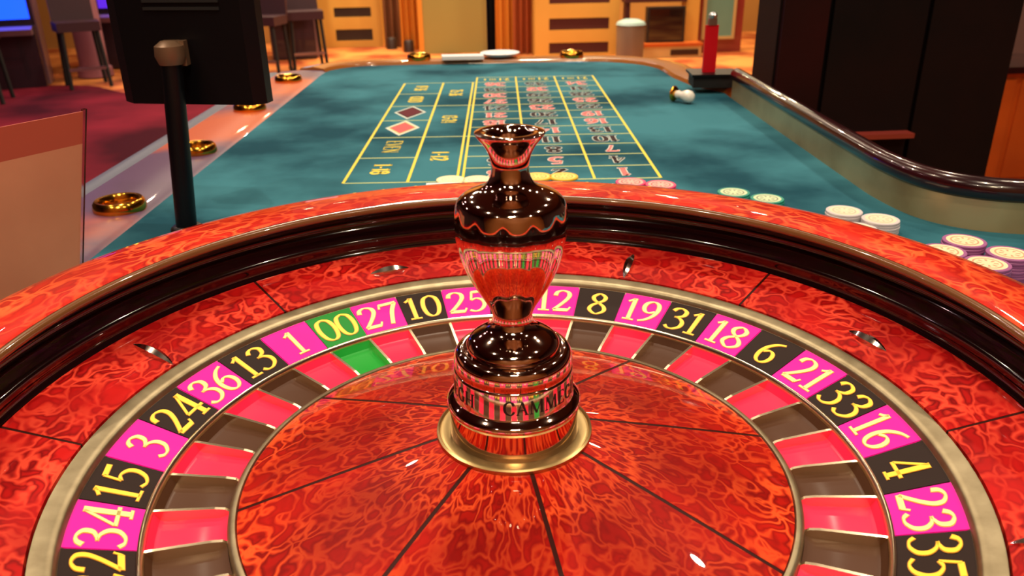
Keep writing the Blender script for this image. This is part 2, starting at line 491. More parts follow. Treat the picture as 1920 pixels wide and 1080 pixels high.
_g = bmesh.ops.extrude_face_region(bm, geom=list(bm.faces))
for q in _g['geom']:
    if isinstance(q, bmesh.types.BMVert): q.co.z -= .12 * S
bmesh.ops.recalc_face_normals(bm, faces=bm.faces)
_org = Vector(ORG[table.name]) * S
bmesh.ops.translate(bm, verts=bm.verts, vec=-_org)
me = bpy.data.meshes.new('felt_top'); bm.to_mesh(me); bm.free()
me.materials.append(M['felt'])
place('felt_top', me, table)
# apron and pedestals under the top
ap = [T2(p) for p in [(-1.75, -4.1), (-1.75, 3.6), (-1.1, 4.4), (1.1, 4.4), (1.8, 3.4), (2.0, 2.2), (2.1, -.9), (3.4, -1.3), (3.4, -4.1)]]
MB().prism(ap, FELT - .75, FELT - .52).build('apron', 'apron', table)
for y in (-2.6, 2.7):
    MB().box(-1.0, 1.3, y - .4, y + .4, FLOOR + .15, FELT - .75, lambda x, yy, z: T(x, yy, z)).box(-1.3, 1.6, y - .6, y + .6, FLOOR + .036, FLOOR + .15, lambda x, yy, z: T(x, yy, z)).build('pedestal', 'apron', table)
# armrest rail round the players' side and the far end
rail_path = [(-1.49, -4.3), (-1.49, -2.0), (-1.49, 0.0), (-1.49, 2.0)] + far_edge + right_edge
def rail_sweep(path, prof):
    """prof: (offset outward, z) closed section swept along the path"""
    mb = MB(); vs = []; k = len(prof)
    offs = [offset_path(path, -o) for o, z in prof]
    for i in range(len(path)):
        for j in range(k):
            q = offs[j][i]; vs.append(T(q[0], q[1], prof[j][1]))
    fs = []
    for i in range(len(path) - 1):
        for j in range(k):
            q = (j + 1) % k
            fs.append((i * k + j, i * k + q, (i + 1) * k + q, (i + 1) * k + j))
    fs += [tuple(range(k)), tuple((len(path) - 1) * k + j for j in range(k))]
    return mb.add(vs, fs)
NL = 6                                   # rail split where the side meets the rounded far end
rail = rail_sweep(rail_path[:NL], [(.001, -.30), (.001, -.052), (.03, -.035), (.24, -.03), (.44, -.045), (.47, -.08), (.47, -.30)]).build('armrest_rail', 'rail', table, smooth=40)
rail2 = rail_sweep(rail_path[NL - 1:], [(.001, -.30), (.001, -.052), (.02, -.02), (.13, -.005), (.27, -.02), (.30, -.06), (.30, -.30)]).build('armrest_rail', 'rail_far', table, smooth=40)
rail_sweep(rail_path[:NL], [(.471, -.30), (.471, -.07), (.50, -.05), (.56, -.055), (.58, -.09), (.58, -.30)]).build('rail_edging', 'rail_edge', table, smooth=40)
def cup_holder(x, y, z, parent):
    c = T(x, y, z)
    mb = MB().slot(0).lathe([(.082, .0), (.083, .032), (.092, .048), (.106, .050), (.117, .038), (.122, .01), (.118, -.01)], 32, *c)
    mb.slot(1).lathe([(.086, .012), (.08, -.03), (.06, -.02), (0.0005, -.015)], 32, *c)
    return mb.build('cup_holder', ['gold', 'lip'], parent, smooth=50)
for x, y in ((-1.63, -.42), (-1.64, .69), (-1.68, 1.99), (-1.70, 3.30)):
    cup_holder(x, y, -.033, rail)
for x, y in ((-.62, 4.42), (.95, 4.42)):
    cup_holder(x, y, -.008, rail2)
# layout: lines
ZL = FELT + .0012
def quad_line(p, q, w, z, m, name='layout_line'):
    a = Vector(p); b = Vector(q); t = (b - a).normalized(); n = Vector((-t.y, t.x)) * w / 2
    mb = MB().prism([(a + n)[:], (a - n)[:], (b - n)[:], (b + n)[:]], z - .001, z + .0004, lambda x, y, zz: T(x, y, zz))
    return mb.build(name, m, table)
U1, U2 = -.83 * CW, -1.80 * CW
for x, y1, w, m in ((U2, 12, .016, 'line'), (U1, 12, .016, 'line'), (-.030, 12, .014, 'line'), (0, 13, .014, 'line'), (CW, 13, .014, 'line'), (2 * CW, 13, .014, 'line'), (3 * CW, 13, .016, 'line')):
    quad_line((x, 0), (x, y1 * RH), w, ZL, m)
for v in range(14):
    if v in (0, 4, 8, 12): continue
    quad_line((0, v * RH), (3 * CW, v * RH), .013, ZL - .0003, 'line_pale')
for v in (0, 4, 8, 12):
    quad_line((U2, v * RH), (3 * CW, v * RH), .014, ZL - .0003, 'line_pale')
for v in (2, 6, 10):
    quad_line((U2, v * RH), (U1, v * RH), .014, ZL - .0003, 'line_pale')
def layout_text(name, text, u, v, h, xs, up, fill, edge=None, thick=.085, thin=.045):
    """up = 'far': upside down for the camera; 'side': read from the players' side"""
    mb = MB()
    def mk(z):
        if up == 'far':
            return lambda x, y: T(u - x * h * xs, v - (y - .5) * h, z)
        return lambda x, y: T(u + (y - .5) * h, v - x * h * xs, z)
    mats = []
    if edge:
        mb.slot(0); mats.append(edge); text_mb(mb, text, mk(ZL + .0002), .034, thick, thin)
    mb.slot(len(mats)); mats.append(fill)
    text_mb(mb, text, mk(ZL + .0006), 0.0, thick, thin)
    me = mb.mesh(name, mats, ORG[table.name]); fix_up(me)
    return place(name, me, table)
REDS = {1, 3, 5, 7, 9, 12, 14, 16, 18, 19, 21, 23, 25, 27, 30, 32, 34, 36}
for r in range(12):
    for c in range(3):
        n = r * 3 + (3 - c)
        layout_text('layout_number', str(n), (c + .5 - .03 * r / 12) * CW, (r + .5) * RH, .155, 1.0, 'far', 'print_red' if n in REDS else 'print_black', 'print_white', .10, .06)
for c in range(3):
    layout_text('layout_text', '2-1 <<< *', (c + .5) * CW, 12.5 * RH, .12, .56, 'far', 'line', None, .1, .06)
for v, t in ((1, '1-18'), (3, 'EVEN'), (9, 'ODD'), (11, '19-36')):
    layout_text('layout_text', t, -1.32 * CW, (v + .05) * RH, .105, 1.12 if t != '19-36' else .9, 'side', 'line', None, .11, .07)
for v, t in ((2, '1-12'), (6, '13-24'), (10, '25-36')):
    layout_text('layout_text', t, -.44 * CW, (v + .08) * RH, .105, 1.12 if t == '1-12' else .95, 'side', 'line', None, .11, .07)
for v, m in ((5, 'diamond_red'), (7, 'diamond_dark')):
    cx, cy = -1.31 * CW, (v + .1) * RH
    mb = MB()
    for k, (sx, sy) in enumerate(((.118, .235), (.100, .20), (.086, .170))):
        mb.slot(k).prism([(cx - sx, cy), (cx, cy - sy), (cx + sx, cy), (cx, cy + sy)], ZL - .001, ZL + .0004 * k, lambda x, y, z: T(x, y, z))
    mb.build('layout_diamond', ['print_white', 'print_black' if v == 7 else 'line_pale', m], table)
# guard wall on the dealer's side: metal face with mahogany cap
gp = [T2(p) for p in guard_plan]
gl = MB().strip_wall([(x, y) for x, y in gp], FELT, .092, -.05).build('chip_guard', 'guard_metal', table, smooth=40)
cap = offset_path(gp, -.03)
MB().tube([(x, y, .128) for x, y in cap], .052, 14).build('guard_cap', 'mahogany', table, smooth=50)

# ------------------------------------------------------------------ the wheel: fixed bowl
bowl = thing('roulette_wheel_bowl', 'red burl wood roulette bowl with black ball track and chrome deflectors', 'roulette wheel', (0, 0, FELT))
MB().lathe([(1.221, .262), (1.219, .268), (1.228, .2725), (1.30, .274), (1.40, .268), (1.436, .260), (1.449, .246), (1.452, .20), (1.45, FELT + .0005), (1.41, FELT + .0005), (1.40, .15), (1.30, .24), (1.23, .25), (1.221, .262)], 160).build('outer_rim', 'rim_wood', bowl, smooth=50)
MB().lathe([(1.2205, .267), (1.212, .264), (1.206, .256), (1.207, .246), (1.216, .239), (1.226, .243), (1.226, .26), (1.2205, .267)], 160).build('track_lip', 'lip', bowl, smooth=60)
MB().lathe([(1.219, .242), (1.235, .236), (1.262, .224), (1.282, .206), (1.290, .186), (1.286, .168), (1.272, .154), (1.256, .147), (1.243, .142), (1.237, .134), (1.2385, .122), (1.244, .112), (1.247, .100), (1.243, .090), (1.236, .082), (1.236, .06), (1.30, .06), (1.31, .15), (1.30, .225), (1.222, .247), (1.219, .242)], 160).build('ball_track', 'black_gloss', bowl, smooth=60)
MB().lathe([(1.385, .14), (1.385, FELT), (1.20, -.13), (.6, -.20), (.05, -.21), (.05, -.19), (.6, -.18), (1.15, -.10), (1.30, .05), (1.38, .14)], 96).build('bowl_shell', 'shell', bowl, smooth=40)
a_st = math.radians(4.5)
gapa = math.radians(.42)
st_me = MB().sector([(1.0535, .029), (1.235, .0825), (1.235, .058), (1.0535, .005)], gapa / 2, PI / 4 - gapa / 2, 16).mesh('veneer_panel', 'stator_wood', (0, 0, FELT), 40)
in_me = MB().sector([(1.0535, .028), (1.235, .0815), (1.235, .058), (1.0535, .005)], -gapa / 2, gapa / 2, 1).mesh('inlay_strip', 'inlay', (0, 0, FELT), 40)
for k in range(8):
    place('veneer_panel', st_me, bowl, rotz=-(a_st + k * PI / 4))
    place('inlay_strip', in_me, bowl, rotz=-(a_st + k * PI / 4))
# chrome deflectors: a boat shape, alternately radial and along the track
def deflector_mesh():
    mb = MB(); n = 14; rows = []
    for i in range(n + 1):
        t = -1 + 2 * i / n
        w = .019 * (1 - t * t) ** .8 + .0006; h = .022 * (1 - t * t) + .001
        rows.append([(-w, t * .072, -.006), (-w * .72, t * .072, h * .62), (0, t * .072, h), (w * .72, t * .072, h * .62), (w, t * .072, -.006)])
    vs = [p for r in rows for p in r]
    fs = [(i * 5 + j, i * 5 + j + 1, i * 5 + j + 6, i * 5 + j + 5) for i in range(n) for j in range(4)]
    fs += [(i * 5 + 4, i * 5, i * 5 + 5, i * 5 + 9) for i in range(n)]
    mb.add(vs, fs)
    return mb.mesh('deflector', 'satin_chrome', smooth=35)
df_me = deflector_mesh()
for k in range(8):
    a = math.radians(26.5 + 45 * k)
    o = place('deflector', df_me, bowl)
    R = 1.126 if k % 2 == 0 else 1.122
    slope = math.atan2(.0535, .1815)
    zc = .029 + (R - 1.0535) * .0535 / .1815 - FELT
    o.location = Vector((R * math.sin(a), R * math.cos(a), zc)) * S
    o.rotation_mode = 'QUATERNION'
    base = Matrix.Rotation(-a, 3, 'Z') @ Matrix.Rotation(slope, 3, 'X')
    if k % 2: base = base @ Matrix.Rotation(PI / 2, 3, 'Z')
    o.rotation_quaternion = base.to_quaternion()

# ------------------------------------------------------------------ the wheel: spinning rotor
RZ = -.165
rotor = thing('roulette_wheel_rotor', 'spinning roulette rotor with numbered pink and black pockets and chrome urn turret', 'roulette wheel', (0, 0, RZ))
MB().lathe([(1.000, .000), (1.003, .012), (1.008, .018), (1.022, .020), (1.040, .0255), (1.048, .026), (1.0515, .018), (1.0515, -.02), (.99, -.03), (.99, -.012), (1.0, 0)], 160).build('rim_ring', 'silver', rotor, smooth=50)
MB().lathe([(1.045, -.025), (1.045, -.06), (.90, -.13), (.60, -.16), (.05, -.164), (.05, -.15), (.6, -.14), (.90, -.11), (1.0, -.05), (1.045, -.025)], 96).build('hub_pan', 'shell', rotor, smooth=40)
MB().lathe([(.8628, -.0512), (.8625, -.047), (.858, -.0455), (.852, -.050), (.850, -.0605), (.849, -.11), (.857, -.11), (.8628, -.0512)], 160).build('divider_ring', 'fret', rotor, smooth=50)
MB().lathe([(.683, -.115), (.6825, -.078), (.680, -.070), (.672, -.066), (.664, -.066), (.661, -.070), (.661, -.12), (.683, -.115)], 160).build('inner_ring', 'silver', rotor, smooth=50)
ORDER = ['0', '28', '9', '26', '30', '11', '7', '20', '32', '17', '5', '22', '34', '15', '3', '24', '36', '13', '1', '00', '27', '10', '25', '29', '12', '8', '19', '31', '18', '6', '21', '33', '16', '4', '23', '35', '14', '2']
DA = 2 * PI / 38
A22 = math.radians(-104.811) - DA / 2          # centre of pocket 22
def kind_of(n):
    if n in ('0', '00'): return 'green'
    return 'red' if int(n) in REDS else 'black'
pl_prof = [(.8632, -.0514), (.9995, -.0004), (.9995, -.012), (.8632, -.063)]
red_gap = DA * .012
plates = {c: MB().sector(pl_prof, -DA / 2 + red_gap, DA / 2 - red_gap, 6).mesh('number_plate', m, (0, 0, RZ)) for c, m in (('red', 'plate_pink'), ('black', 'plate_black'), ('green', 'plate_green'))}
MB().lathe([(.8632, -.0545), (.9995, -.0035), (.9995, -.018), (.8632, -.069), (.8632, -.0545)], 152).build('plate_bed', 'plate_pink', rotor)
pk_prof = [(.8495, -.063), (.838, -.083), (.828, -.0875), (.705, -.0965), (.6835, -.090), (.6835, -.120), (.8495, -.125)]
pockets = {c: MB().sector(pk_prof, -DA / 2, DA / 2, 6).mesh('pocket', m, (0, 0, RZ), 30) for c, m in (('red', 'pocket_red'), ('black', 'pocket_black'), ('green', 'pocket_green'))}
def fret_mesh():
    mb = MB(); t = .0042
    prof = [(.8505, -.100), (.8505, -.058), (.835, -.059), (.715, -.071), (.692, -.076), (.682, -.084), (.682, -.110)]
    vs = [(s * t * (1 if z > -.09 else 1.5), r, z) for s in (-1, 1) for r, z in prof]
    n = len(prof)
    fs = [tuple(range(n)), tuple(range(2 * n - 1, n - 1, -1))] + [(i, (i + 1) % n, n + (i + 1) % n, n + i) for i in range(n)]
    return mb.add(vs, fs).mesh('fret', 'fret', (0, 0, RZ))
fr_me = fret_mesh()
NUM_CACHE = {}
SLOPE = .0510 / .1363
def numeral_mesh(n):
    k = kind_of(n)
    mb = MB()
    h = .098; xs = 1.26 if len(n) == 2 else 1.2
    def mk(lift):
        def fn(x, y):
            r = .8632 + .020 + y * h
            tx = x * h * xs * (r / .93)
            return (tx, r * 1.0, -.0514 + (r - .8632) * SLOPE + lift)
        return fn
    bright, edge = ('num_cream', 'num_gold') if k == 'red' else ('num_yellow', 'num_amber')
    mb.slot(0); text_mb(mb, n, mk(.0012), .011, .058, .024, -.01 if n == '00' else .035)
    mb.slot(1); text_mb(mb, n, mk(.0022), 0.0, .054, .021, -.01 + .0 if n == '00' else .035)
    me = mb.mesh('numeral', [edge, bright], (0, 0, RZ)); fix_up(me)
    return me
i22 = ORDER.index('22')
for i, n in enumerate(ORDER):
    a = A22 + (i - i22) * DA
    k = kind_of(n)
    cname = {'red': 'pink', 'black': 'black', 'green': 'green'}[k]
    p = place('number_plate', plates[k], rotor, rotz=-a)
    tag(p, '%s number plate reading %s on the rotor' % (cname, n))
    q = place('numeral', numeral_mesh(n), p)
    place('pocket', pockets[k], rotor, rotz=-a)
    place('fret', fr_me, rotor, rotz=-(a + DA / 2))
# cone of eight veneer panels with dark inlay lines
def cone_z(r):
    t = (.660 - r) / (.660 - .17)
    return -.069 + .128 * (t * .93 + .07 * math.sin(t * PI / 2))
rr = [.660, .60, .52, .44, .36, .28, .22, .17]
cprof = [(r, cone_z(r)) for r in rr] + [(.17, -.05), (.660, -.10)]
a_co = math.radians(-7.3)
lw = .0052
def cone_panel():
    mb = MB(); vs = []; n = 14; k = len(rr)
    for i in range(n + 1):
        for r in rr:
            ga = lw / r
            a = ga + (PI / 4 - 2 * ga) * i / n
            vs.append((r * math.sin(a), r * math.cos(a), cone_z(r)))
    fs = [(i * k + j, i * k + j + 1, (i + 1) * k + j + 1, (i + 1) * k + j) for i in range(n) for j in range(k - 1)]
    top = len(vs)
    vs2 = [(x, y, z - .02) for x, y, z in vs]
    fs2 = [tuple(q + top for q in reversed(f)) for f in fs]
    side = []
    bord = [i * k for i in range(n + 1)] + [n * k + j for j in range(1, k)] + [i * k + k - 1 for i in range(n - 1, -1, -1)] + [j for j in range(k - 2, 0, -1)]
    for i in range(len(bord)):
        a, b = bord[i], bord[(i + 1) % len(bord)]
        side.append((a, b, b + top, a + top))
    return mb.add(vs + vs2, fs + fs2 + side).mesh('veneer_panel', 'cone_wood', (0, 0, RZ), 35)
def cone_inlay():
    mb = MB(); vs = []
    for r in rr:
        z = cone_z(r) - .0006
        vs += [(-lw, r, z), (lw, r, z), (lw, r, z - .02), (-lw, r, z - .02)]
    fs = []
    for i in range(len(rr) - 1):
        for j in range(4):
            q = (j + 1) % 4
            fs.append((i * 4 + j, i * 4 + q, i * 4 + 4 + q, i * 4 + 4 + j))
    e = (len(rr) - 1) * 4
    fs += [(0, 1, 2, 3), (e, e + 1, e + 2, e + 3)]
    return mb.add(vs, fs).mesh('inlay_strip', 'inlay', (0, 0, RZ))
cp_me, ci_me = cone_panel(), cone_inlay()
for k in range(8):
    place('veneer_panel', cp_me, rotor, rotz=-(a_co + k * PI / 4))
    place('inlay_strip', ci_me, rotor, rotz=-(a_co + k * PI / 4))
MB().lathe([(.15, .064), (.172, .064), (.178, .0615), (.1815, .066), (.186, .064), (.187, .056), (.183, .045), (.15, .045), (.15, .064)], 96).build('base_disc', 'brass', rotor, smooth=40)
def densify(prof, k=4):
    return [(max(p.x, .0004), p.y) for p in smooth_path([Vector(p) for p in prof], k)]
up_prof = densify([(.0005, .748), (.02, .747), (.036, .752), (.043, .766), (.049, .776), (.057, .780), (.067, .780), (.0740, .777), (.0680, .767), (.0570, .754), (.0480, .739), (.0425, .724), (.0403, .711), (.0403, .700), (.0418, .688), (.046, .677), (.0525, .668), (.0650, .6595), (.087, .6505), (.104, .642), (.115, .631), (.1190, .620)])
body_prof = densify([(.1190, .620), (.1207, .605), (.1210, .585), (.1202, .556), (.1155, .525), (.1075, .494), (.097, .466), (.084, .438), (.069, .412), (.0555, .390), (.048, .374), (.0455, .362), (.0465, .350)])
low_prof = densify([(.0465, .350), (.051, .339), (.062, .328), (.079, .3185), (.096, .3075), (.1055, .296), (.1085, .287), (.1095, .2825)])
col_prof = densify([(.1095, .2825), (.118, .2835), (.129, .278), (.1358, .266), (.1378, .252), (.1370, .240), (.1355, .233)])
band_prof = [(.1355, .233), (.1380, .231), (.1388, .227), (.1402, .168), (.1408, .164)]
foot_prof = densify([(.1408, .164), (.148, .159), (.1560, .152), (.1585, .144), (.1565, .137), (.1530, .132)]) + [(.1525, .130), (.1520, .085), (.1535, .0645), (.14, .0645)]
def lobes(r, z, a):
    w = max(0.0, min(1.0, (z - .40) / .06)) * max(0.0, min(1.0, (.626 - z) / .03))
    return r * (1 + .020 * w * (abs(math.cos(6 * a + .25)) * 2 - 1.25))
tur = MB().lathe(up_prof + body_prof[1:] + low_prof[1:] + col_prof[1:] + band_prof[1:] + foot_prof[1:], 144, rmod=lobes).build('turret', 'chrome', rotor, smooth=60)
tag(tur, 'polished chrome urn-shaped turret at the hub')
# engraved maker's name, three times round the band
for k in range(3):
    mb = MB()
    hgt = .034
    def fn(x, y, k=k):
        zz = .181 + y * hgt
        rad = .1402 - (zz - .168) * (.1402 - .1388) / .059 + .0007
        th = math.radians(180 - 31 - 120 * k) - x * hgt * 1.15 / rad * 1.0
        return (rad * math.sin(th), rad * math.cos(th), zz)
    text_mb(mb, 'CAMMEGH', fn, .004, .075, .034, .10)
    me = mb.mesh('lettering', 'ink_black', ORG[rotor.name])
    place('lettering', me, tur)

# ------------------------------------------------------------------ chips on the felt
def chip_mesh(name, face, edge, pat):
    M[name + '_edge'] = mat(name + '_edge', edge, 0.5)
    M[name + '_face'] = mat(name + '_face', face, 0.5)
    M[name + '_pat'] = mat(name + '_print', pat, 0.5)
    R, H = .0775, .0112
    mb = MB()
    mb.slot(0).lathe([(.0005, 0), (R - .002, 0), (R, .002), (R, H - .002), (R - .002, H), (.064, H)], 40)
    mb.slot(1).lathe([(.064, H), (.0625, H - .0004), (.0005, H - .0004)], 40)
    mb.slot(2).lathe([(.050, H - .0002), (.044, H - .0002)], 40)
    for i in range(8):
        a = PI / 4 * i
        vs = []
        for aa in (a - .13, a + .13):
            for r in (.020, .036):
                vs.append((r * math.sin(aa), r * math.cos(aa), H - .0002))
        mb.add(vs, [(0, 1, 3, 2)])
    return mb.mesh('casino_chip', [name + '_edge', name + '_face', name + '_pat'], smooth=40)
CHIPS = {
    'cream': chip_mesh('cream_chip', (250, 238, 196), (240, 224, 170), (236, 214, 150)),
    'yellow': chip_mesh('yellow_chip', (252, 214, 110), (240, 180, 26), (196, 140, 40)),
    'pink': chip_mesh('pink_chip', (248, 170, 160), (232, 44, 110), (190, 60, 80)),
    'teal': chip_mesh('teal_chip', (196, 214, 176), (30, 140, 122), (120, 130, 110)),
    'white': chip_mesh('white_chip', (220, 214, 186), (196, 190, 196), (190, 180, 160)),
    'purple': chip_mesh('purple_chip', (240, 214, 176), (150, 84, 140), (196, 150, 120)),
}
H = .0113
STACKS = [
    ('cream', 1, -.119, 2.537, 'cream chip on the layout beside the black display pole side of the urn'),
    ('cream', 1, .022, 2.518, 'cream chip partly hidden behind the left of the urn neck'),
    ('yellow', 1, .345, 2.535, 'yellow chip partly hidden behind the right of the urn neck'),
    ('yellow', 1, .484, 2.517, 'yellow chip lying in full view right of the urn neck'),
    ('pink', 2, .806, 2.329, 'pink chip in the left pair on the layout edge'),
    ('pink', 2, .946, 2.262, 'pink chip in the right pair on the layout edge'),
    ('teal', 3, 1.252, 2.046, 'teal chip in the left of the two teal stacks'),
    ('teal', 3, 1.376, 1.930, 'teal chip in the right of the two teal stacks'),
    ('white', 5, 1.612, 1.640, 'white chip in the far left stack of the white group'),
    ('white', 5, 1.715, 1.510, 'white chip in the far right stack of the white group'),
    ('white', 3, 1.468, 1.575, 'white chip in the near left stack of the white group'),
    ('white', 4, 1.580, 1.440, 'white chip in the near right stack of the white group'),
    ('purple', 9, 1.826, 1.103, 'purple-edged chip in the farthest stack of the purple group'),
    ('purple', 9, 1.690, 1.012, 'purple-edged chip in the leftmost stack of the purple group'),
    ('purple', 9, 1.912, .958, 'purple-edged chip in the rightmost stack of the purple group'),
    ('purple', 9, 1.772, .876, 'purple-edged chip in the nearest stack of the purple group'),
]
STACKS[0] = STACKS[0][:4] + ('cream chip left of the urn neck, farther from the urn',)
ORD = ['bottom', 'second', 'third', 'fourth', 'fifth', 'sixth', 'seventh', 'eighth', 'top']
for col, n, x, y, lab in STACKS:
    for i in range(n):
        dx, dy = (rnd.uniform(-.002, .002), rnd.uniform(-.002, .002)) if i else (0, 0)
        o = place('casino_chip', CHIPS[col], None, (x + dx, y + dy, FELT + .0002 + i * H), rotz=rnd.uniform(0, 6))
        l2 = lab
        if n > 1:
            pos = 'top' if i == n - 1 else ('bottom' if i == 0 else ORD[i] + ' from bottom')
            l2 = pos + ' ' + lab
        tag(o, l2, 'casino chip', col + ' chips on the felt')
tag(MB().box(-.14, .16, -.07, .07, FELT + .0003, FELT + .020, lambda x, y, z: (x - .11 + .05 * y, y + 2.375 - .06 * x, z)).build('card_pack', 'white', None, (-.11, 2.375, FELT)), 'white card pack on the felt between cream chips and wheel rim', 'cards')

# win marker lying on the felt
dol = thing('win_marker', 'small white glass win marker with gold foot lying on the felt', 'win marker', (1.62, 4.52, FELT + .001), rotz=-.85)
ORG[dol.name] = (0, 0, 0)
def lying(x, y, z): return (z, x, y + .0605 - z * .06)
MB().lathe([(.0005, 0), (.052, 0), (.06, .008), (.052, .02), (.03, .03), (.0005, .03)], 32, xf=lying).build('foot', 'gold', dol, smooth=40)
MB().lathe([(.026, .028), (.034, .05), (.028, .075), (.040, .10), (.050, .13), (.045, .16), (.028, .18), (.0005, .185)], 32, xf=lying).build('knob', 'porcelain', dol, smooth=60)

# ------------------------------------------------------------------ drop box with red paddle at the end of the guard
bx = thing('drop_box', 'black cash drop box at the far end of the metal guard', 'box', (2.0, 4.92, -.003))
MB().prism([(1.86, 4.80), (2.20, 4.76), (2.24, 5.02), (1.90, 5.08)], -.003, .085).build('body', 'black_dull', bx)
MB().prism([(1.84, 4.78), (2.22, 4.74), (2.26, 5.04), (1.88, 5.10)], .085, .105).build('lid', 'black_plastic', bx)
pd = thing('paddle', 'red acrylic paddle with silver cap standing in the black drop box', 'paddle', (2.01, 4.9, .105))
MB().box(1.955, 2.06, 4.885, 4.91, .1055, .47).build('blade', 'red_paint', pd)
MB().box(1.975, 2.04, 4.875, 4.92, .47, .52).lathe([(.03, .52), (.036, .545), (.02, .565), (.0005, .57)], 16, 2.008, 4.897).build('cap', 'steel', pd, smooth=40)

# ------------------------------------------------------------------ display on a pole
mon = thing('pole_display', 'black display on a slim pole seen from behind beside the wheel', 'display', (-1.32, 1.93, FELT))
MB().lathe([(.0005, .018), (.055, .018), (.066, .010), (.07, .001), (.0005, .001)], 32, -1.322, 1.93, FELT).build('foot', 'black_plastic', mon, smooth=40)
MB().tube([(-1.322, 1.93, FELT + .01), (-1.30, 1.94, .25), (-1.272, 1.95, .62), (-1.268, 1.955, .72)], [.045, .045, .043, .043], 20).build('pole', 'black_plastic', mon, smooth=50)
MB().lathe([(.0005, -.05), (.05, -.045), (.062, -.01), (.058, .03), (.03, .05), (.0005, .052)], 24, -1.268, 1.955, .715).box(-1.31, -1.21, 1.97, 2.04, .66, .76).build('swivel_bracket', 'bracket', mon, smooth=40)
def mon_xf(x, y, z):
    a = math.radians(-13.0)
    cx, cy = -1.205, 2.10
    return (cx + x * math.cos(a) - y * math.sin(a), cy + x * math.sin(a) + y * math.cos(a), z)
mb = MB()
fr_ = [(-.36, -.02), (-.29, -.075), (.27, -.075), (.315, -.03), (.315, .03), (-.36, .03)]
mb.prism(fr_, .487, 1.16, mon_xf)
mb.build('housing', 'black_plastic', mon)
MB().box(-.30, .30, .03, .034, .53, 1.13, mon_xf).build('screen', 'dark_glass', mon)
for k in range(6):
    MB().box(-.16, .18, -.082, -.074, .88 + k * .03, .892 + k * .03, mon_xf).build('vent_rib', 'black_dull', mon)

# ------------------------------------------------------------------ tan sign in an acrylic holder
e_ = Vector((-.584, -.811, 0)); up_ = Vector((.109, .114, .635)); B_ = Vector((-1.483, 1.174, -.018))
nrm = e_.cross(up_).normalized()
sign = thing('sign_holder', 'tan sign in a clear acrylic holder leaning beside the wheel', 'sign', tuple(B_))
def sg(s, t, d): return tuple(B_ + e_ * s + up_ * t + nrm * d)
def slab(s0, s1, t0, t1, d0, d1):
    mb = MB()
    return mb.add([sg(s, t, d) for d in (d0, d1) for t in (t0, t1) for s in (s0, s1)], [(0, 2, 3, 1), (4, 5, 7, 6), (0, 1, 5, 4), (2, 6, 7, 3), (0, 4, 6, 2), (1, 3, 7, 5)])
slab(.012, .80, .01, .82, -.003, .003).build('sign_sheet', 'tan_card', sign)
slab(.012, .80, .82, .99, -.003, .003).build('sign_band', 'tan_red', sign)
slab(0, .012, 0, 1.0, -.008, .008).build('edge_strip', 'acrylic', sign)
mb = MB().prism([tuple((B_ + e_ * s + Vector((n_x, n_y, 0)))[:2]) for s, n_x, n_y in ((0, .10, -.07), (0, -.10, .07), (.8, -.10, .07), (.8, .10, -.07))], -.0265, -.0175)
mb.build('foot', 'acrylic', sign)

# ------------------------------------------------------------------ far end papers
tag(MB().box(-.22, .22, -.06, .10, 0, .035, lambda x, y, z: (x * .95 + .07 - .05 * y, y + 6.80 - .05 * x, z + .0)).build('paper_stack', 'white', None, (.07, 6.8, .0)), 'stack of white papers on the far end rail', 'papers')
tag(MB().lathe([(.0005, .012), (.10, .012), (.17, .02), (.20, .034), (.205, .032), (.17, .006), (.0005, .0)], 32, .46, 6.98, .0).build('saucer', 'white', None, (.46, 6.98, 0)), 'white saucer on the far rail beside the papers', 'dish')

# ------------------------------------------------------------------ cabinets behind the right guard
M['cab_dark'] = mat('dark_cabinet', (14, 11, 12), 0.55, spec=0.15, noise=((28, 14, 13), 3, 0.4, 0.7))
M['cab_red'] = mat('dark_red_cabinet', (44, 9, 10), 0.5, spec=0.2, noise=((24, 8, 8), 3, 0.4, 0.7))
M['ledge'] = mat('rosewood_ledge', (140, 52, 44), 0.3, coat=0.6)
cab = thing('pit_cabinet', 'tall dark wooden pit cabinet behind the metal guard', 'cabinet', (3.66, 5.3, FLOOR))
MB().box(2.62, 4.70, 5.08, 5.55, FLOOR + .036, 1.9).build('body', 'cab_dark', cab)
MB().box(2.64, 3.02, 5.03, 5.08, -1.2, 1.85).build('door', 'cab_red', cab)
MB().box(3.06, 3.86, 5.03, 5.08, -1.2, 1.85).build('door', 'cab_dark', cab)
MB().box(3.90, 4.67, 5.03, 5.08, -1.2, 1.85).build('door', 'cab_dark', cab)
MB().box(3.24, 3.86, 4.90, 5.03, -.50, -.46).build('shelf_ledge', 'ledge', cab)
M['orange_wood'] = mat('amber_wood', (206, 96, 28), 0.4, coat=0.4, noise=((160, 64, 20), 2.0, 0.35, 0.7))
sb = thing('side_counter', 'amber wood counter far right behind the dark cabinet', 'counter', (9.4, 11.0, FLOOR))
MB().box(7.3, 11.5, 10.3, 11.5, FLOOR + .001, -.9).build('body', 'orange_wood', sb)
MB().box(7.2, 11.6, 10.2, 11.6, -.9, -.8).build('counter_top', 'mahogany', sb)
for x in (7.9, 8.7, 9.5, 10.3):
    MB().box(x, x + .7, 10.26, 10.3, FLOOR + .2, -1.0).build('panel', 'orange_wood', sb)

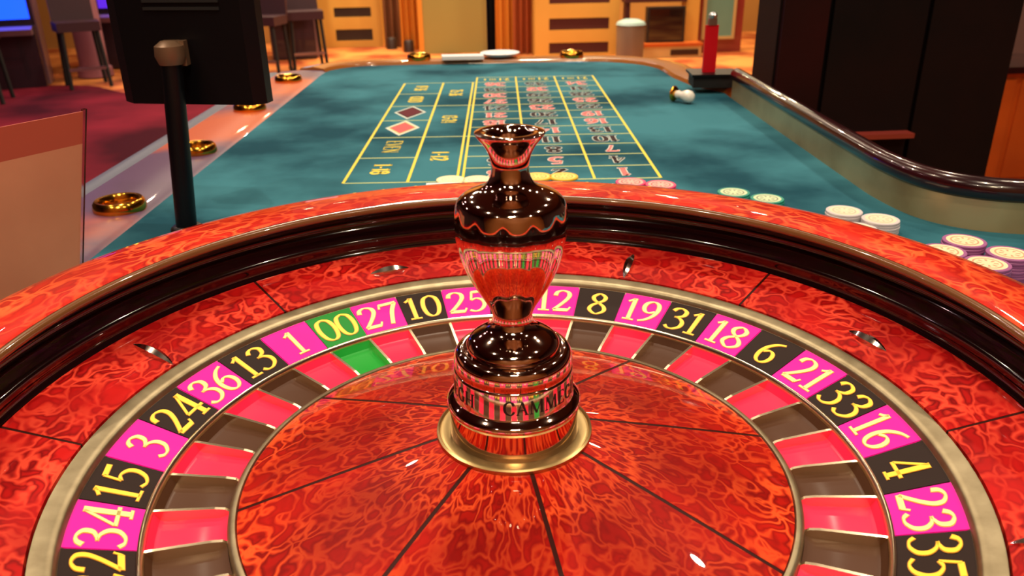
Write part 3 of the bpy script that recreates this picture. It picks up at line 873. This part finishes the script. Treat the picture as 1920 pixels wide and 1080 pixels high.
# ------------------------------------------------------------------ the far wall: cabinets, panels, drapes
M['cab_yellow'] = mat('yellow_cabinet', (216, 168, 78), 0.5, noise=((198, 146, 60), 1.0, 0.3, 0.7))
M['slot_dark'] = mat('dark_slot', (44, 26, 14), 0.6)
M['slot_red'] = mat('dark_red_slot', (70, 18, 14), 0.6)
M['cream_panel'] = mat('cream_panel', (150, 138, 74), 0.5)
M['drape_gold'] = mat('gold_drape', (212, 138, 40), 0.7)
M['drape_rust'] = mat('rust_drape', (150, 70, 24), 0.7)
M['drape_brown'] = mat('brown_drape', (110, 66, 34), 0.7)
M['base_dark'] = mat('dark_base', (46, 24, 12), 0.5)
def slot_cabinet(name, label, x0, x1, y0, y1, z1, slots, m2):
    t = thing(name, label, 'cabinet', ((x0 + x1) / 2, (y0 + y1) / 2, FLOOR))
    MB().box(x0, x1, y0 + .06, y1, FLOOR + .001, z1).build('body', 'cab_yellow', t)
    zs = [FLOOR + .001] + [q for s in slots for q in s[2:]] + [z1]
    sx0, sx1 = slots[0][0], slots[0][1]
    mb = MB().box(x0, sx0, y0, y0 + .06, FLOOR + .001, z1).box(sx1, x1, y0, y0 + .06, FLOOR + .001, z1)
    for i in range(0, len(zs), 2):
        mb.box(sx0, sx1, y0, y0 + .06, zs[i], zs[i + 1])
    mb.build('front_frame', 'cab_yellow', t)
    for a, b, c, d in slots:
        MB().box(a, b, y0 + .035, y0 + .06, c, d).build('slot', m2, t)
    return t
slot_cabinet('chip_cabinet', 'yellow cabinet with dark slots left of the cream panel', -4.78, -2.40, 31.0, 32.4, .5, [(-4.16, -2.77, -2.50, -2.09), (-4.16, -2.77, -1.64, -1.30), (-4.16, -2.77, -.75, -.40)], 'slot_dark')
slot_cabinet('chip_cabinet', 'yellow cabinet with dark red slots right of the drapes', 3.05, 5.94, 27.0, 28.4, .5, [(3.53, 5.60, -2.66, -2.30), (3.53, 5.60, -1.88, -1.50), (3.53, 5.60, -1.03, -.62)], 'slot_red')
pn = thing('wall_panel', 'tall cream panel standing between the brown and gold drapes', 'panel', (.35, 28.8, FLOOR))
MB().box(-.78, 1.52, 28.55, 28.8, FLOOR + .001, 2.0).build('body', 'cream_panel', pn)
MB().box(-.95, -.78, 28.5, 28.85, FLOOR + .001, 2.0).box(1.52, 1.62, 28.5, 28.85, FLOOR + .001, 2.0).build('frame', 'drape_gold', pn)
def drape(x0, x1, y, m, label, folds):
    n = folds * 10; vs = []
    for d in (0, .06):
        for z in (FLOOR + .02, 2.5):
            for i in range(n + 1):
                t = i / n
                vs.append((x0 + (x1 - x0) * t, y + d - .10 * math.sin(t * folds * 2 * PI), z))
    k = n + 1
    fs = [(i, i + 1, k + i + 1, k + i) for i in range(n)] + [(2 * k + i, 3 * k + i, 3 * k + i + 1, 2 * k + i + 1) for i in range(n)]
    fs += [(0, k, 3 * k, 2 * k), (n, 2 * k + n, 3 * k + n, k + n)]
    fs += [(k + i, k + i + 1, 3 * k + i + 1, 3 * k + i) for i in range(n)] + [(i, 2 * k + i, 2 * k + i + 1, i + 1) for i in range(n)]
    return tag(MB().add(vs, fs).build('drape', m, None, ((x0 + x1) / 2, y, FLOOR), smooth=60), label, 'drape')
drape(-2.30, -1.55, 30.6, 'drape_brown', 'narrow brown drape beside the yellow cabinet with dark slots', 3)
drape(-1.62, -.98, 29.6, 'drape_gold', 'narrow gold drape on the left edge of the cream panel', 3)
drape(1.66, 2.42, 28.3, 'drape_gold', 'bright gold drape right of the cream panel', 3)
drape(2.36, 3.02, 27.8, 'drape_rust', 'rust orange drape against the right yellow cabinet', 3)
for x, y in ((-2.02, 30.2), (-1.35, 29.2)):
    tag(MB().lathe([(.0005, .42), (.14, .42), (.19, .36), (.19, .05), (.21, .0), (.0005, .0)], 20, x, y, FLOOR + .001).build('floor_bollard', 'base_dark', None, (x, y, FLOOR + .001), smooth=40), 'short dark bollard at the foot of the %s drape' % ('brown' if x < -1.6 else 'gold'), 'bollard')
post = thing('floor_post', 'slim black post standing behind the far end of the table', 'post', (.50, 9.0, FLOOR))
MB().tube([(.486, 9, FLOOR + .03), (.50, 9, 2.5)], .055, 16).build('pole', 'black_plastic', post, smooth=50)
MB().lathe([(.0005, .06), (.1, .06), (.4, .03), (.42, .001), (.0005, .001)], 32, .486, 9, FLOOR + .035).build('foot', 'black_plastic', post, smooth=40)
# right part of the far wall
bn = thing('waste_bin', 'grey cylindrical bin right of the yellow cabinet', 'bin', (5.95, 25.2, FLOOR))
M['bin_grey'] = mat('bin_grey', (132, 112, 92), 0.4, 0.3)
M['bin_lid'] = mat('bin_lid', (150, 176, 176), 0.3)
MB().lathe([(.0005, 1.18), (.44, 1.18), (.46, 1.12), (.44, .0), (.0005, .0)], 32, 5.95, 25.2, FLOOR + .001).build('body', 'bin_grey', bn, smooth=40)
MB().lathe([(.0005, 1.36), (.25, 1.34), (.44, 1.26), (.48, 1.18), (.0005, 1.18)], 32, 5.95, 25.2, FLOOR + .002).build('lid', 'bin_lid', bn, smooth=40)
M['beige'] = mat('beige_counter', (196, 170, 112), 0.5)
M['charcoal'] = mat('charcoal_front', (28, 30, 30), 0.4)
M['teal_pic'] = mat('teal_picture', (120, 168, 154), 0.5, noise=((86, 132, 122), 1.2, 0.3, 0.7))
ct = thing('back_counter', 'beige low counter under the charcoal screen at the far wall', 'counter', (7.6, 26.3, FLOOR))
MB().box(6.60, 8.55, 25.9, 26.8, FLOOR + .001, -2.36).build('body', 'beige', ct)
MB().box(6.55, 8.60, 25.85, 26.85, -2.36, -2.28).build('counter_top', 'orange_wood', ct)
MB().box(7.5, 8.45, 25.87, 25.9, -2.66, -2.48).build('slot', 'base_dark', ct)
sc_ = thing('wall_screen', 'charcoal square screen standing on the beige counter', 'screen', (7.4, 26.4, -2.28))
MB().box(6.72, 8.02, 26.2, 26.5, -2.275, -1.14).build('housing', 'charcoal', sc_)
MB().box(6.80, 7.94, 26.19, 26.2, -2.2, -1.2).build('screen', 'dark_glass', sc_)
tag(MB().box(6.0, 8.1, 26.4, 27.0, -1.0, -.80).box(6.05, 6.2, 26.5, 26.9, FLOOR + .001, -1.0).build('shelf', 'slot_red', None, (7.0, 26.6, FLOOR)), 'dark red shelf above the charcoal screen', 'shelf')
tag(MB().box(8.08, 8.58, 26.5, 27.0, FLOOR + .001, 2.5).box(8.02, 8.64, 26.44, 27.06, FLOOR + .001, FLOOR + .2).build('pillar', 'cab_yellow', None, (8.3, 26.7, FLOOR)), 'square yellow pillar between the screen and the teal picture', 'pillar')
pc = thing('framed_picture', 'teal picture in a wooden frame right of the yellow pillar', 'picture', (9.4, 27.0, FLOOR))
MB().box(8.95, 9.9, 26.92, 26.96, -2.2, -.6).build('picture', 'teal_pic', pc)
MB().box(8.85, 8.95, 26.9, 27.0, -2.3, -.5).box(9.9, 10.0, 26.9, 27.0, -2.3, -.5).box(8.95, 9.9, 26.9, 27.0, -2.3, -2.2).box(8.95, 9.9, 26.9, 27.0, -.6, -.5).build('frame', 'beige', pc)
MB().box(8.7, 10.3, 27.0, 27.3, FLOOR + .001, .5).build('back_board', 'ledge', pc)

# ------------------------------------------------------------------ the gaming floor on the left: slot machines and stools
M['machine'] = mat('machine_body', (44, 30, 40), 0.35, coat=0.4)
M['machine_trim'] = mat('machine_trim', (150, 120, 130), 0.3, 0.5)
M['blue_screen'] = mat('blue_screen', (10, 30, 160), 0.3, emit=(20, 70, 255), estr=3.0)
M['violet_screen'] = mat('violet_screen', (60, 20, 120), 0.3, emit=(90, 40, 220), estr=1.2)
M['pale_screen'] = mat('pale_screen', (160, 180, 200), 0.3, emit=(190, 205, 225), estr=0.7)
M['pink_col'] = mat('pink_column', (150, 96, 108), 0.5)
M['stool_dark'] = mat('stool_leather', (54, 26, 34), 0.5)
def slot_machine(x, y, rot, label, scr):
    t = thing('slot_machine', label, 'slot machine', (x, y, FLOOR), 'slot machines on the gaming floor', rot)
    ORG[t.name] = (0, 0, 0)
    MB().box(-.75, .75, -.5, .9, .036, 1.72).build('base', 'machine', t)
    MB().prism([(-.5, 1.5), (-.85, 1.5), (-.9, 1.66), (-.5, 1.72)], -.72, .72, lambda a, b, c: (c, a, b)).build('button_deck', 'machine_trim', t)
    MB().box(-.75, .75, .0, .9, 1.72, 5.2).build('upper_cabinet', 'machine', t)
    MB().box(-.64, .64, -.03, .0, 1.88, 3.3).build('screen', scr, t)
    MB().box(-.64, .64, -.03, .0, 3.6, 4.9).build('screen', scr, t)
    MB().box(-.80, -.75, -.05, .9, .036, 5.2).box(.75, .80, -.05, .9, .036, 5.2).build('side_trim', 'machine_trim', t)
    return t
slot_machine(-12.5, 23.6, .3, 'slot machine with bright blue screens at far left', 'blue_screen')
slot_machine(-10.6, 27.3, .15, 'slot machine with violet screens between the two pink columns', 'violet_screen')
slot_machine(-5.3, 28.4, .1, 'slot machine with pale screens left of the yellow cabinet', 'pale_screen')
for x, y, lab in ((-10.95, 25.2, 'pale pink round column right of the blue slot machine'), (-9.35, 24.6, 'pale pink round column left of the display pole')):
    tag(MB().lathe([(.42, 6.5), (.42, .35), (.5, .3), (.52, .036), (.0005, .036)], 28, x, y, FLOOR).build('column', 'pink_col', None, (x, y, FLOOR + .036), smooth=40), lab, 'column')
def stool(x, y, rot, label, z0):
    t = thing('casino_stool', label, 'stool', (x, y, z0), 'dark stools on the gaming floor', rot)
    ORG[t.name] = (0, 0, 0)
    MB().prism([(-.55, -.5), (.55, -.5), (.6, .4), (.5, .55), (-.5, .55), (-.6, .4)], 1.55, 1.8).build('seat', 'stool_dark', t)
    MB().prism([(.48, 1.75), (.60, 1.75), (.78, 3.1), (.66, 3.1)], -.55, .55, lambda a, b, c: (c, a, b)).build('backrest', 'stool_dark', t)
    for sx in (-1, 1):
        for sy in (-1, 1):
            MB().tube([(sx * .45, sy * .42, 1.55), (sx * .52, sy * .5, .002)], .055, 8).build('leg', 'black_dull', t, smooth=50)
    MB().box(-.5, .5, -.52, -.44, .5, .58).build('footrest', 'steel', t)
    return t
stool(-4.45, 25.6, .3, 'dark stool right of the display, in front of the pale slot machine', FLOOR)
stool(-5.4, 24.0, -.2, 'dark stool partly hidden by the right edge of the display', FLOOR)
stool(-12.2, 21.0, .2, 'dark stool in front of the blue slot machine', FLOOR + .036)
stool(-10.4, 23.2, .5, 'dark stool before the violet slot machine between pink columns', FLOOR + .036)
stool(-8.2, 25.5, -.3, 'dark stool right of the pale pink columns', FLOOR)
